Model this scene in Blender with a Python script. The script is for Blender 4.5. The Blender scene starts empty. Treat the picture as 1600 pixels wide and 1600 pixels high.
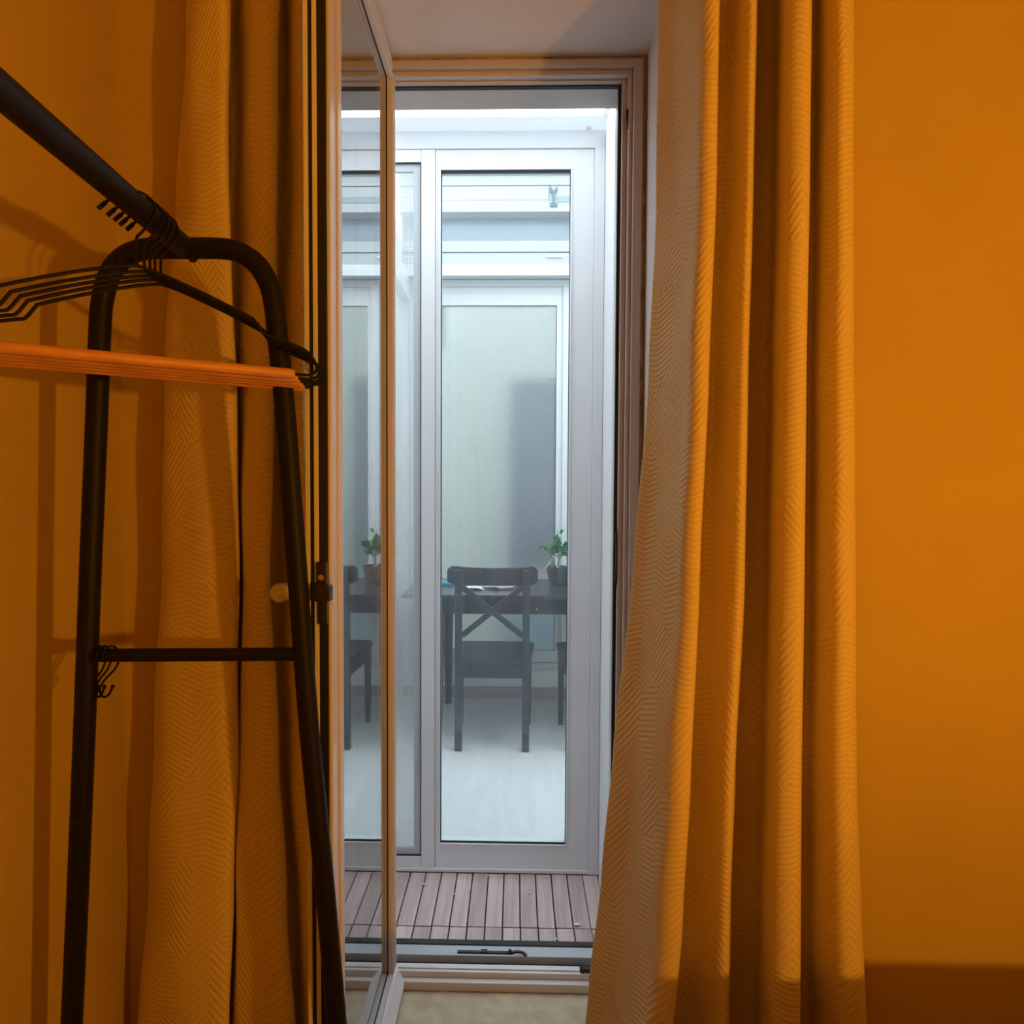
import bpy, bmesh, math, random
from mathutils import Vector, Matrix
random.seed(7)
R = math.radians
scn = bpy.context.scene
COL = scn.collection

# ---------------------------------------------------------------- camera
F, PPX, PPY, CH = 1120.0, 782.0, 803.0, 1.30
yaw, pitch, roll = R(1.31), R(2.2), R(0.25)
fwd = Vector((-math.sin(yaw)*math.cos(pitch), math.cos(yaw)*math.cos(pitch), -math.sin(pitch)))
rgt = Vector((math.cos(yaw), math.sin(yaw), 0)); upv = rgt.cross(fwd)
r2 = rgt*math.cos(roll)+upv*math.sin(roll); u2 = upv*math.cos(roll)-rgt*math.sin(roll)
CP = Vector((0, 0, CH))
cd = bpy.data.cameras.new('camera'); cam = bpy.data.objects.new('camera', cd); COL.objects.link(cam)
M = Matrix((r2, u2, -fwd)).transposed().to_4x4(); M.translation = CP
cam.matrix_world = M
cd.sensor_width = 36; cd.lens = F/1600*36; cd.clip_start = 0.02
cd.shift_x = (800-PPX)/1600; cd.shift_y = (PPY-800)/1600
scn.camera = cam
def ray(px, py): return fwd*F + r2*(px-PPX) + u2*(PPY-py)
def atY(px, py, y): d = ray(px, py); return CP + d*(y/d.y)
def atZ(px, py, z): d = ray(px, py); return CP + d*((z-CH)/d.z)

# ---------------------------------------------------------------- sky, exposure
w = bpy.data.worlds.new('overcast_sky'); scn.world = w; w.use_nodes = True
bg = w.node_tree.nodes['Background']
bg.inputs[0].default_value = (0.84, 0.93, 1.0, 1); bg.inputs[1].default_value = 4.6
scn.view_settings.view_transform = 'Standard'; scn.view_settings.look = 'None'
scn.view_settings.exposure = 0.0; scn.view_settings.gamma = 1.0
scn.view_settings.use_curve_mapping = False
LAMP = Vector((1.12, -0.43, 1.28)); LAMP_COL = (1.0, 0.42, 0.045); LAMP_E = 1540.0

# ---------------------------------------------------------------- materials
def mat(name, col, rough=0.5, metal=0.0, noise=0.0, nscale=20.0, bump=0.0, bscale=60.0, spec=0.5, stretch=None, sheen=0.0, coat=0.0):
    m = bpy.data.materials.new(name); m.use_nodes = True; nt = m.node_tree; b = nt.nodes['Principled BSDF']
    b.inputs['Base Color'].default_value = (*col, 1); b.inputs['Roughness'].default_value = rough
    b.inputs['Metallic'].default_value = metal; b.inputs['Specular IOR Level'].default_value = spec
    b.inputs['Sheen Weight'].default_value = sheen; b.inputs['Coat Weight'].default_value = coat
    tc = nt.nodes.new('ShaderNodeTexCoord'); mp = nt.nodes.new('ShaderNodeMapping')
    nt.links.new(tc.outputs['Object'], mp.inputs[0])
    if stretch: mp.inputs['Scale'].default_value = stretch
    if noise:
        n = nt.nodes.new('ShaderNodeTexNoise'); n.inputs['Scale'].default_value = nscale; n.inputs['Detail'].default_value = 6
        nt.links.new(mp.outputs[0], n.inputs['Vector'])
        cr = nt.nodes.new('ShaderNodeValToRGB')
        cr.color_ramp.elements[0].position = 0.3; cr.color_ramp.elements[1].position = 0.7
        cr.color_ramp.elements[0].color = (*[c*(1-noise) for c in col], 1)
        cr.color_ramp.elements[1].color = (*[min(1, c*(1+noise)) for c in col], 1)
        nt.links.new(n.outputs['Fac'], cr.inputs[0]); nt.links.new(cr.outputs[0], b.inputs['Base Color'])
    if bump:
        n2 = nt.nodes.new('ShaderNodeTexNoise'); n2.inputs['Scale'].default_value = bscale; n2.inputs['Detail'].default_value = 4
        nt.links.new(mp.outputs[0], n2.inputs['Vector'])
        bp = nt.nodes.new('ShaderNodeBump'); bp.inputs['Strength'].default_value = bump; bp.inputs['Distance'].default_value = 0.002
        nt.links.new(n2.outputs['Fac'], bp.inputs['Height']); nt.links.new(bp.outputs[0], b.inputs['Normal'])
    return m

def glass_mat(name, tint=(0.97, 0.99, 0.98), ior=1.5, coat=0.0, dust=0.0, dustcol=(0.6, 0.68, 0.78), specks=False):
    m = bpy.data.materials.new(name); m.use_nodes = True; nt = m.node_tree; nt.nodes.clear()
    N = nt.nodes.new; L = nt.links.new
    out = N('ShaderNodeOutputMaterial'); tr = N('ShaderNodeBsdfTransparent'); gl = N('ShaderNodeBsdfGlossy')
    tr.inputs[0].default_value = (*tint, 1); gl.inputs['Roughness'].default_value = 0.0
    geo = N('ShaderNodeNewGeometry'); mr = N('ShaderNodeMapRange')
    mr.inputs['To Min'].default_value = ior; mr.inputs['To Max'].default_value = 1/ior
    L(geo.outputs['Backfacing'], mr.inputs['Value'])
    fr0 = N('ShaderNodeFresnel'); L(mr.outputs[0], fr0.inputs['IOR'])
    fr = N('ShaderNodeMath'); fr.operation = 'ADD'; fr.use_clamp = True; fr.inputs[1].default_value = coat; L(fr0.outputs[0], fr.inputs[0])
    mx = N('ShaderNodeMixShader'); L(fr.outputs[0], mx.inputs[0]); L(tr.outputs[0], mx.inputs[1]); L(gl.outputs[0], mx.inputs[2])
    last = mx
    if dust > 0:
        df = N('ShaderNodeBsdfDiffuse'); df.inputs[0].default_value = (*dustcol, 1)
        tl = N('ShaderNodeBsdfTranslucent'); tl.inputs[0].default_value = (*dustcol, 1)
        ad = N('ShaderNodeMixShader'); ad.inputs[0].default_value = 0.5; L(df.outputs[0], ad.inputs[1]); L(tl.outputs[0], ad.inputs[2])
        tc = N('ShaderNodeTexCoord'); n = N('ShaderNodeTexNoise'); n.inputs['Scale'].default_value = 5; n.inputs['Detail'].default_value = 7
        L(tc.outputs['Object'], n.inputs['Vector'])
        m2 = N('ShaderNodeMapRange'); m2.inputs['From Min'].default_value = 0.3; m2.inputs['From Max'].default_value = 0.7
        m2.inputs['To Min'].default_value = dust*0.75; m2.inputs['To Max'].default_value = dust*1.25
        L(n.outputs['Fac'], m2.inputs['Value'])
        fac = m2.outputs[0]
        if specks:
            v = N('ShaderNodeTexVoronoi'); v.inputs['Scale'].default_value = 38; L(tc.outputs['Object'], v.inputs['Vector'])
            lt = N('ShaderNodeMath'); lt.operation = 'LESS_THAN'; lt.inputs[1].default_value = 0.055; L(v.outputs['Distance'], lt.inputs[0])
            mu = N('ShaderNodeMath'); mu.operation = 'MULTIPLY'; mu.inputs[1].default_value = 0.45; L(lt.outputs[0], mu.inputs[0])
            aa = N('ShaderNodeMath'); aa.operation = 'ADD'; L(fac, aa.inputs[0]); L(mu.outputs[0], aa.inputs[1]); fac = aa.outputs[0]
        m3 = N('ShaderNodeMixShader'); L(fac, m3.inputs[0]); L(last.outputs[0], m3.inputs[1]); L(ad.outputs[0], m3.inputs[2]); last = m3
    L(last.outputs[0], out.inputs[0]); return m

def frosted_mat(name):
    m = bpy.data.materials.new(name); m.use_nodes = True; nt = m.node_tree; nt.nodes.clear()
    N = nt.nodes.new; L = nt.links.new
    out = N('ShaderNodeOutputMaterial'); g = N('ShaderNodeBsdfRefraction'); g.inputs['Color'].default_value = (0.92, 0.95, 0.97, 1)
    g.inputs['Roughness'].default_value = 0.5; g.inputs['IOR'].default_value = 1.25
    gl = N('ShaderNodeBsdfGlossy'); gl.inputs['Roughness'].default_value = 0.3
    df = N('ShaderNodeBsdfDiffuse'); df.inputs[0].default_value = (0.70, 0.78, 0.78, 1)
    tc = N('ShaderNodeTexCoord'); mp = N('ShaderNodeMapping'); mp.inputs['Rotation'].default_value = (0, R(45), 0)
    L(tc.outputs['Object'], mp.inputs[0])
    ck = N('ShaderNodeTexVoronoi'); ck.inputs['Scale'].default_value = 115; ck.inputs['Randomness'].default_value = 0.35; L(mp.outputs[0], ck.inputs['Vector'])
    b = N('ShaderNodeBump'); b.inputs['Strength'].default_value = 0.9; b.inputs['Distance'].default_value = 0.003
    L(ck.outputs['Distance'], b.inputs['Height'])
    for s in (g, gl, df): L(b.outputs[0], s.inputs['Normal'])
    a = N('ShaderNodeMixShader'); a.inputs[0].default_value = 0.06; L(g.outputs[0], a.inputs[1]); L(gl.outputs[0], a.inputs[2])
    rp = N('ShaderNodeMapRange'); rp.inputs['From Min'].default_value = 0.1; rp.inputs['From Max'].default_value = 0.75; rp.inputs['To Min'].default_value = 0.24; rp.inputs['To Max'].default_value = 0.02; L(ck.outputs['Distance'], rp.inputs['Value'])  # cell centres whitened: sparkle of the pattern put into the colour
    c = N('ShaderNodeMixShader'); L(rp.outputs[0], c.inputs[0]); L(a.outputs[0], c.inputs[1]); L(df.outputs[0], c.inputs[2])
    L(c.outputs[0], out.inputs[0]); return m

def fabric_mat(name, col):
    m = bpy.data.materials.new(name); m.use_nodes = True; nt = m.node_tree; N = nt.nodes.new; L = nt.links.new
    b = nt.nodes['Principled BSDF']; b.inputs['Roughness'].default_value = 0.75; b.inputs['Sheen Weight'].default_value = 0.15
    b.inputs['Specular IOR Level'].default_value = 0.25
    uv = N('ShaderNodeUVMap'); uv.uv_map = 'UVMap'
    vo = N('ShaderNodeTexVoronoi'); vo.voronoi_dimensions = '2D'; vo.inputs['Scale'].default_value = 9.0; vo.inputs['Randomness'].default_value = 0.8
    mp = N('ShaderNodeMapping'); mp.inputs['Scale'].default_value = (1.5, 0.8, 1); L(uv.outputs[0], mp.inputs[0]); L(mp.outputs[0], vo.inputs['Vector'])
    sx = N('ShaderNodeSeparateXYZ'); L(uv.outputs[0], sx.inputs[0])
    sc = N('ShaderNodeSeparateColor'); L(vo.outputs['Color'], sc.inputs[0])
    sp = N('ShaderNodeSeparateXYZ'); L(vo.outputs['Position'], sp.inputs[0])
    def mth(op, a, c=None):
        n = N('ShaderNodeMath'); n.operation = op
        for i, v in enumerate((a, c)):
            if v is None: continue
            if isinstance(v, (int, float)): n.inputs[i].default_value = v
            else: L(v, n.inputs[i])
        return n.outputs[0]
    ang = mth('MULTIPLY', mth('FLOOR', mth('MULTIPLY', sc.outputs[0], 4.0)), 0.62)
    ang = mth('SUBTRACT', ang, 0.9)
    cellx = mth('DIVIDE', sp.outputs['X'], 1.5)
    dx = mth('ABSOLUTE', mth('SUBTRACT', sx.outputs['X'], cellx))
    ph = mth('ADD', mth('MULTIPLY', dx, mth('SINE', ang)), mth('MULTIPLY', sx.outputs['Y'], mth('COSINE', ang)))
    wv = mth('SINE', mth('MULTIPLY', ph, 2*math.pi/0.0088))
    no = N('ShaderNodeTexNoise'); no.inputs['Scale'].default_value = 900; L(uv.outputs[0], no.inputs['Vector'])
    mw = N('ShaderNodeMapping'); mw.inputs['Scale'].default_value = (0.15, 1, 1); L(uv.outputs[0], mw.inputs[0]); L(mw.outputs[0], no.inputs['Vector'])
    h = mth('ADD', mth('MULTIPLY', wv, 0.5), mth('MULTIPLY', no.outputs['Fac'], 0.9))
    bp = N('ShaderNodeBump'); bp.inputs['Strength'].default_value = 0.75; bp.inputs['Distance'].default_value = 0.0011
    L(h, bp.inputs['Height']); L(bp.outputs[0], b.inputs['Normal'])
    cr = N('ShaderNodeValToRGB'); cr.color_ramp.elements[0].color = (*[c*0.86 for c in col], 1); cr.color_ramp.elements[1].color = (*[min(1, c*1.1) for c in col], 1)
    L(mth('ADD', mth('MULTIPLY', wv, 0.25), 0.5), cr.inputs[0]); L(cr.outputs[0], b.inputs['Base Color'])
    b.inputs['Transmission Weight'].default_value = 0.0
    return m

def plank_mat(name, a, c, scale=(3, 40, 3), rough=0.45):
    m = bpy.data.materials.new(name); m.use_nodes = True; nt = m.node_tree; N = nt.nodes.new; L = nt.links.new
    b = nt.nodes['Principled BSDF']; b.inputs['Roughness'].default_value = rough
    tc = N('ShaderNodeTexCoord'); mp = N('ShaderNodeMapping'); mp.inputs['Scale'].default_value = scale; L(tc.outputs['Object'], mp.inputs[0])
    oi = N('ShaderNodeObjectInfo'); L(oi.outputs['Random'], mp.inputs['Location'])
    n = N('ShaderNodeTexNoise'); n.inputs['Scale'].default_value = 1.0; n.inputs['Detail'].default_value = 8; n.inputs['Roughness'].default_value = 0.65; L(mp.outputs[0], n.inputs['Vector'])
    cr = N('ShaderNodeValToRGB'); cr.color_ramp.elements[0].position = 0.25; cr.color_ramp.elements[1].position = 0.75
    cr.color_ramp.elements[0].color = (*a, 1); cr.color_ramp.elements[1].color = (*c, 1)
    L(n.outputs['Fac'], cr.inputs[0])
    hs = N('ShaderNodeHueSaturation'); mr = N('ShaderNodeMapRange'); mr.inputs['To Min'].default_value = 0.85; mr.inputs['To Max'].default_value = 1.12
    L(oi.outputs['Random'], mr.inputs['Value']); L(mr.outputs[0], hs.inputs['Value']); L(cr.outputs[0], hs.inputs['Color']); L(hs.outputs[0], b.inputs['Base Color'])
    bp = N('ShaderNodeBump'); bp.inputs['Strength'].default_value = 0.35; bp.inputs['Distance'].default_value = 0.001
    L(n.outputs['Fac'], bp.inputs['Height']); L(bp.outputs[0], b.inputs['Normal'])
    return m

def emit_mat(name, col, e):
    m = bpy.data.materials.new(name); m.use_nodes = True; nt = m.node_tree; nt.nodes.clear()
    o = nt.nodes.new('ShaderNodeOutputMaterial'); n = nt.nodes.new('ShaderNodeEmission')
    n.inputs[0].default_value = (*col, 1); n.inputs[1].default_value = e; nt.links.new(n.outputs[0], o.inputs[0]); return m

WALL = mat('yellow_wall_paint', (0.66, 0.48, 0.10), 0.8, noise=0.03, nscale=6, bump=0.15, bscale=120)
CEIL = mat('ceiling_paint', (0.55, 0.52, 0.44), 0.85, bump=0.1, bscale=100)
PLASTER = mat('white_plaster', (0.77, 0.76, 0.76), 0.85, noise=0.04, nscale=8, bump=0.2, bscale=70)
PVC = mat('white_pvc', (0.80, 0.81, 0.82), 0.28, noise=0.015, nscale=3)
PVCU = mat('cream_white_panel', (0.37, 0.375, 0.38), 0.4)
PVC3 = mat('window_white', (0.62, 0.64, 0.66), 0.35)
PVCA = mat('aged_white_frame', (0.60, 0.57, 0.55), 0.4, noise=0.04, nscale=6)
PVC2 = mat('white_painted_frame', (0.80, 0.82, 0.85), 0.33, noise=0.02, nscale=4)
GREYPVC = mat('grey_aluminium', (0.50, 0.55, 0.60), 0.35)
CAULK = mat('aged_caulk', (0.42, 0.31, 0.20), 0.8, noise=0.4, nscale=30, bump=0.5, bscale=80)
RUBBER = mat('black_rubber', (0.012, 0.011, 0.012), 0.55)
DKMETAL = mat('dark_metal', (0.05, 0.045, 0.04), 0.35, metal=0.7)
GREYMET = mat('grey_metal', (0.06, 0.10, 0.12), 0.4, metal=0.4)
BRASS = mat('brass', (0.8, 0.5, 0.2), 0.3, metal=1.0)
BLACK = mat('black_powder_coat', (0.010, 0.009, 0.009), 0.5, spec=0.22)
WIRE = mat('black_wire', (0.008, 0.008, 0.009), 0.45, spec=0.2)
HWOOD = mat('varnished_beech', (0.74, 0.34, 0.10), 0.4, noise=0.15, nscale=12, stretch=(2, 2, 30), bump=0.1)
STONE = mat('beige_stone', (0.60, 0.52, 0.36), 0.55, noise=0.16, nscale=28, bump=0.2, bscale=140)
BEDFLOOR = mat('bedroom_floor_tile', (0.25, 0.17, 0.10), 0.5, noise=0.1, nscale=10)
EXTWALL = mat('white_render', (0.78, 0.80, 0.80), 0.8, noise=0.04, nscale=8, bump=0.2)
DECK = plank_mat('weathered_deck_wood', (0.40, 0.275, 0.26), (0.66, 0.51, 0.50), (60, 2.2, 60), 0.65)
LAM = plank_mat('pale_wood_laminate', (0.66, 0.67, 0.68), (0.80, 0.80, 0.80), (26, 2.5, 26), 0.35)
DARKUND = mat('deck_shadow_base', (0.03, 0.028, 0.03), 0.9)
BOARD = mat('beige_brown_skirting', (0.42, 0.38, 0.38), 0.6)
CHAIRM = mat('brown_black_stain', (0.030, 0.032, 0.040), 0.35, noise=0.2, nscale=30)
TABLEM = mat('black_brown_tabletop', (0.035, 0.042, 0.055), 0.22, noise=0.15, nscale=20)
POTM = mat('dark_grey_pot', (0.045, 0.055, 0.06), 0.5)
SOIL = mat('potting_soil', (0.05, 0.035, 0.025), 0.95, noise=0.4, nscale=80)
BARK = mat('grey_bark', (0.30, 0.27, 0.22), 0.8, noise=0.2, nscale=60)
LEAFM = mat('green_leaf', (0.05, 0.24, 0.09), 0.4, noise=0.35, nscale=25)
CLOTH = mat('crumpled_white_cloth', (0.72, 0.71, 0.70), 0.9, bump=0.6, bscale=90)
TEAL = mat('teal_cover', (0.03, 0.22, 0.32), 0.35)
PETAL = mat('white_petal', (0.78, 0.76, 0.74), 0.8)
CURT = fabric_mat('ochre_woven_fabric', (0.84, 0.68, 0.30))
TRANSP = mat('translucent_roof_sheet', (0.85, 0.86, 0.86), 0.4)
_n = TRANSP.node_tree; _t = _n.nodes.new('ShaderNodeBsdfTranslucent'); _t.inputs[0].default_value = (0.62, 0.64, 0.66, 1)
_x = _n.nodes.new('ShaderNodeMixShader'); _x.inputs[0].default_value = 0.6
_n.links.new(_n.nodes['Principled BSDF'].outputs[0], _x.inputs[1]); _n.links.new(_t.outputs[0], _x.inputs[2]); _n.links.new(_x.outputs[0], _n.nodes['Material Output'].inputs[0])
GLASS = glass_mat('reflective_coated_glass', ior=1.75, coat=0.26)
GLASS2 = glass_mat('inner_clear_glass', ior=1.3)
DUSTY = glass_mat('dusty_glass', (0.95, 0.985, 0.99), dust=0.06, specks=True)
SIDEG = glass_mat('side_glass', (0.80, 0.88, 0.92), dust=0.05)
FROST = frosted_mat('patterned_glass')
BLUEG = mat('blue_grey_panel', (0.18, 0.225, 0.26), 0.25, coat=0.4)
CORR = mat('pale_green_yellow_wall', (0.68, 0.66, 0.56), 0.8)
DOORD = mat('slate_blue_door', (0.04, 0.085, 0.14), 0.6)
MESHW = mat('screen_fibre', (0.62, 0.66, 0.68), 0.6)
WHITEH = mat('ivory_handle', (0.78, 0.74, 0.66), 0.35)
BULB = emit_mat('lamp_bulb', LAMP_COL, LAMP_E)

# ---------------------------------------------------------------- helpers
class MB:
    def __init__(s): s.v = []; s.f = []
    def add(s, v, f):
        o = len(s.v); s.v += [tuple(p) for p in v]; s.f += [tuple(i+o for i in q) for q in f]; return s
    def box(s, x0, x1, y0, y1, z0, z1):
        v = [(x, y, z) for z in (z0, z1) for y in (y0, y1) for x in (x0, x1)]
        return s.add(v, [(0, 2, 3, 1), (4, 5, 7, 6), (0, 1, 5, 4), (2, 6, 7, 3), (0, 4, 6, 2), (1, 3, 7, 5)])
    def obox(s, a, b, wx, wy, side=(0, 0, 1)):
        a = Vector(a); b = Vector(b); d = (b-a).normalized(); u = d.cross(Vector(side))
        if u.length < 1e-4: u = d.cross(Vector((1, 0, 0)))
        u.normalize(); v = u.cross(d)
        pts = [p+u*(wx/2*i)+v*(wy/2*j) for p in (a, b) for i, j in ((-1, -1), (1, -1), (1, 1), (-1, 1))]
        return s.add(pts, [(3, 2, 1, 0), (4, 5, 6, 7), (0, 1, 5, 4), (1, 2, 6, 5), (2, 3, 7, 6), (3, 0, 4, 7)])
    def tube(s, pts, r, n=10, cap=True):
        P = [Vector(p) for p in pts]; m = len(P); rs = r if isinstance(r, (list, tuple)) else [r]*m
        T = [(P[min(i+1, m-1)]-P[max(i-1, 0)]).normalized() for i in range(m)]
        ref = Vector((0, 0, 1)) if abs(T[0].z) < 0.9 else Vector((1, 0, 0))
        u = T[0].cross(ref).normalized(); vs = []; fs = []
        for i in range(m):
            u = (u-T[i]*u.dot(T[i])).normalized(); v = T[i].cross(u)
            vs += [P[i]+(u*math.cos(2*math.pi*k/n)+v*math.sin(2*math.pi*k/n))*rs[i] for k in range(n)]
        for i in range(m-1):
            for k in range(n):
                a = i*n+k; b = i*n+(k+1) % n; fs.append((a, b, b+n, a+n))
        if cap: fs.append(tuple(range(n-1, -1, -1))); fs.append(tuple(range((m-1)*n, m*n)))
        return s.add(vs, fs)
    def lathe(s, c, prof, n=28):
        c = Vector(c); vs = []; fs = []; m = len(prof)
        for (r, z) in prof: vs += [c+Vector((r*math.cos(2*math.pi*k/n), r*math.sin(2*math.pi*k/n), z)) for k in range(n)]
        for i in range(m-1):
            for k in range(n):
                a = i*n+k; b = i*n+(k+1) % n; fs.append((a, b, b+n, a+n))
        fs.append(tuple(range(n-1, -1, -1))); fs.append(tuple(range((m-1)*n, m*n)))
        return s.add(vs, fs)
    def ring(s, o, i, y0, y1):
        # rectangular frame in XZ: o=(xl,xr,zb,zt) outer, i inner, mitred corners
        O = [(o[0], o[2]), (o[1], o[2]), (o[1], o[3]), (o[0], o[3])]; I = [(i[0], i[2]), (i[1], i[2]), (i[1], i[3]), (i[0], i[3])]
        v = [(x, y0, z) for x, z in O]+[(x, y0, z) for x, z in I]+[(x, y1, z) for x, z in O]+[(x, y1, z) for x, z in I]
        f = []
        for k in range(4):
            j = (k+1) % 4
            f += [(k, j, j+4, k+4), (k+8, k+12, j+12, j+8), (k, k+8, j+8, j), (k+4, j+4, j+12, k+12)]
        return s.add(v, f)
    def build(s, name, m, parent=None, smooth=False, bevel=0.0, loc=None, seg=2):
        me = bpy.data.meshes.new(name); o0 = Vector(loc) if loc is not None else Vector((0, 0, 0))
        me.from_pydata([tuple(Vector(p)-o0) for p in s.v], [], s.f); me.update()
        bm = bmesh.new(); bm.from_mesh(me); bmesh.ops.recalc_face_normals(bm, faces=bm.faces); bm.to_mesh(me); bm.free()
        me.materials.append(m)
        if smooth: me.polygons.foreach_set('use_smooth', [True]*len(me.polygons))
        o = bpy.data.objects.new(name, me); COL.objects.link(o); o.location = o0
        if parent is not None: o.parent = parent
        if bevel:
            b = o.modifiers.new('bevel', 'BEVEL'); b.width = bevel; b.segments = seg; b.limit_method = 'ANGLE'
        if smooth and len(me.polygons) > 8:
            try:
                with bpy.context.temp_override(object=o, active_object=o, selected_objects=[o], selected_editable_objects=[o]):
                    bpy.ops.object.shade_smooth_by_angle(angle=R(40))
            except Exception: pass
        return o
def smooth_path(ctrl, per=8):
    P = [Vector(p) for p in ctrl]; out = []
    for i in range(len(P)-1):
        p0 = P[max(i-1, 0)]; p1 = P[i]; p2 = P[i+1]; p3 = P[min(i+2, len(P)-1)]
        for k in range(per):
            t = k/per
            out.append(0.5*((2*p1)+(-p0+p2)*t+(2*p0-5*p1+4*p2-p3)*t*t+(-p0+3*p1-3*p2+p3)*t**3))
    out.append(P[-1]); return out
def tag(o, label=None, cat=None, group=None, kind=None):
    if label: o['label'] = label
    if cat: o['category'] = cat
    if group: o['group'] = group
    if kind: o['kind'] = kind
    return o
def empty(name, loc=(0, 0, 0), label=None, cat=None, group=None, kind=None):
    o = bpy.data.objects.new(name, None); COL.objects.link(o); o.location = loc; o.empty_display_size = 0.1
    return tag(o, label, cat, group, kind)
def struct(name, mb, m, label, cat, bevel=0.0, loc=None):
    return tag(mb.build(name, m, bevel=bevel, loc=loc), label, cat, kind='structure')
def dup(root):
    def cp(o, par):
        c = o.copy(); COL.objects.link(c)
        c.parent = par
        for ch in [x for x in KIDS.get(o.name, [])]: cp(ch, c)
        return c
    return cp(root, None)
KIDS = {}
def kids(root):
    for o in bpy.data.objects:
        if o.parent: KIDS.setdefault(o.parent.name, [])
    for o in list(bpy.data.objects):
        if o.parent and o not in KIDS[o.parent.name]: KIDS[o.parent.name].append(o)

# ================================================================= BEDROOM SHELL
YW = 1.31          # bedroom face of the window wall
YE = 1.72          # outer face of the same wall
XL, XR, YB = -0.73, 2.3, -2.1
ZF, ZC = 0.163, 2.78
NX0, NX1, NZ0, NZ1 = -0.356, 0.272, 0.173, 2.2195    # niche opening
m = MB()
m.box(XL-0.12, NX0-0.004, YW, YE-0.015, ZF-0.15, ZC+0.1)
m.box(NX1+0.004, XR+0.12, YW, YE-0.015, ZF-0.15, ZC+0.1)
m.box(NX0-0.004, NX1+0.004, YW, YE-0.015, NZ1+0.0001, ZC+0.1)
m.box(NX0, NX1, YW, YE-0.015, ZF-0.15, NZ0-0.012)
struct('wall_back', m, WALL, 'yellow-orange painted bedroom wall around the window niche', 'wall')
struct('wall_left', MB().box(XL-0.12, XL, YB-0.12, YW, ZF-0.15, ZC+0.1), WALL, 'yellow-orange bedroom wall behind the black clothes rack', 'wall')
struct('wall_right', MB().box(XR, XR+0.12, YB-0.12, YW, ZF-0.15, ZC+0.1), WALL, 'bedroom wall to the right, out of view', 'wall')
struct('wall_front', MB().box(XL, XR, YB-0.12, YB, ZF-0.15, ZC+0.1), WALL, 'bedroom wall behind the viewer', 'wall')
struct('ceiling', MB().box(XL-0.12, XR+0.12, YB-0.12, YW, ZC, ZC+0.1), CEIL, 'bedroom ceiling above the frame', 'ceiling')
struct('floor', MB().box(XL, XR, YB, YW, ZF-0.15, ZF), BEDFLOOR, 'bedroom floor below the frame', 'floor')
# niche lining
struct('trim_1', MB().box(NX1, NX1+0.0039, YW-0.0005, YE-0.016, NZ0-0.012, NZ1).box(NX0-0.0039, NX0, YW-0.0005, YE-0.016, NZ0-0.012, NZ1), PLASTER,
       'plastered side reveals of the window niche', 'wall trim')
m = MB().box(NX0, NX1, YW-0.001, YE-0.016, NZ1-0.006, NZ1)
struct('trim_2', m, PLASTER, 'grey-white plastered ceiling of the window niche', 'wall trim')
m = MB().box(NX0, NX1, YW-0.001, YE-0.03, NZ0-0.012, NZ0)
struct('floor_niche', m, STONE, 'beige mottled stone threshold in front of the window frame', 'floor')
# outer facade of that wall
m = MB()
m.box(-2.1, NX0, YE-0.015, YE, -0.2, 2.75).box(NX1, 1.6, YE-0.015, YE, -0.2, 2.75).box(NX0, NX1, YE-0.015, YE, 2.2125, 2.75).box(NX0, NX1, YE-0.015, YE, -0.2, 0.12)
struct('wall_outside', m, EXTWALL, 'white rendered outer wall facing the little patio', 'wall')

# ================================================================= FRENCH WINDOW (door_1)
YF = 1.555
d1 = empty('door_1', (0, YF, NZ0), 'white french window with its glazed leaf swung open into the bedroom', 'door', kind='structure')
def prt(mb, name, m, par, bevel=0.0, smooth=False, label=None):
    # geometry is given in world coordinates; parents chain of empties/objects with only translations
    o = mb.build(name, m, None, smooth=smooth, bevel=bevel, loc=None)
    o.parent = par
    off = Vector((0, 0, 0)); p = par
    while p: off += p.location; p = p.parent
    o.location = -off
    if label: o['label'] = label
    return o
ox0, ox1, oz0, oz1 = NX0+0.002, NX1-0.002, NZ0+0.0005, NZ1-0.008
rings = [(0.007, 0.0, 1.562, 1.70, CAULK, 'caulk_bead'), (0.027, 0.007, YF, 1.70, PVCA, 'outer_frame'),
         (0.036, 0.027, YF+0.012, 1.70, PVCA, 'frame_step'), (0.047, 0.036, YF+0.030, 1.70, PVCA, 'inner_frame')]
for (ins, outs, y0, y1, mm, nm) in rings:
    mb = MB()
    # three sides (jambs and head); the threshold is built separately
    hz_ = {0.007: 2.2055, 0.027: 2.1895, 0.036: 2.178, 0.047: 2.1745}[ins]
    mb.box(ox1-ins, ox1-outs, y0, y1, NZ0, hz_); mb.box(ox0+outs, ox0+ins, y0, y1, NZ0, hz_)
    hd = {0.007: (2.2055, 2.2125), 0.027: (2.1895, 2.2055), 0.036: (2.178, 2.1895), 0.047: (2.1745, 2.178)}[ins]
    mb.box(ox0+outs, ox1-outs, y0, y1, hd[0], hd[1])
    prt(mb, nm, mm, d1, bevel=0.0025 if mm is not CAULK else 0)
g0 = 0.047; g1 = 0.054
mb = MB(); mb.box(ox1-g1, ox1-g0, 1.60, 1.612, NZ0, 2.1716).box(ox0+g0, ox0+g1, 1.60, 1.612, NZ0, 2.1716).box(ox0+g0, ox1-g0, 1.60, 1.612, 2.1716, 2.183)
prt(mb, 'gasket', RUBBER, d1, label='black rubber seal around the opening')
mb = MB(); mb.box(ox0+g0, ox1-g0, 1.700, 1.706, 2.1850, 2.2125); mb.box(ox0+g0, ox1-g0, 1.640, 1.70, 2.1888, 2.20)
prt(mb, 'head_lining', PVC2, d1, bevel=0.002)
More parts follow.
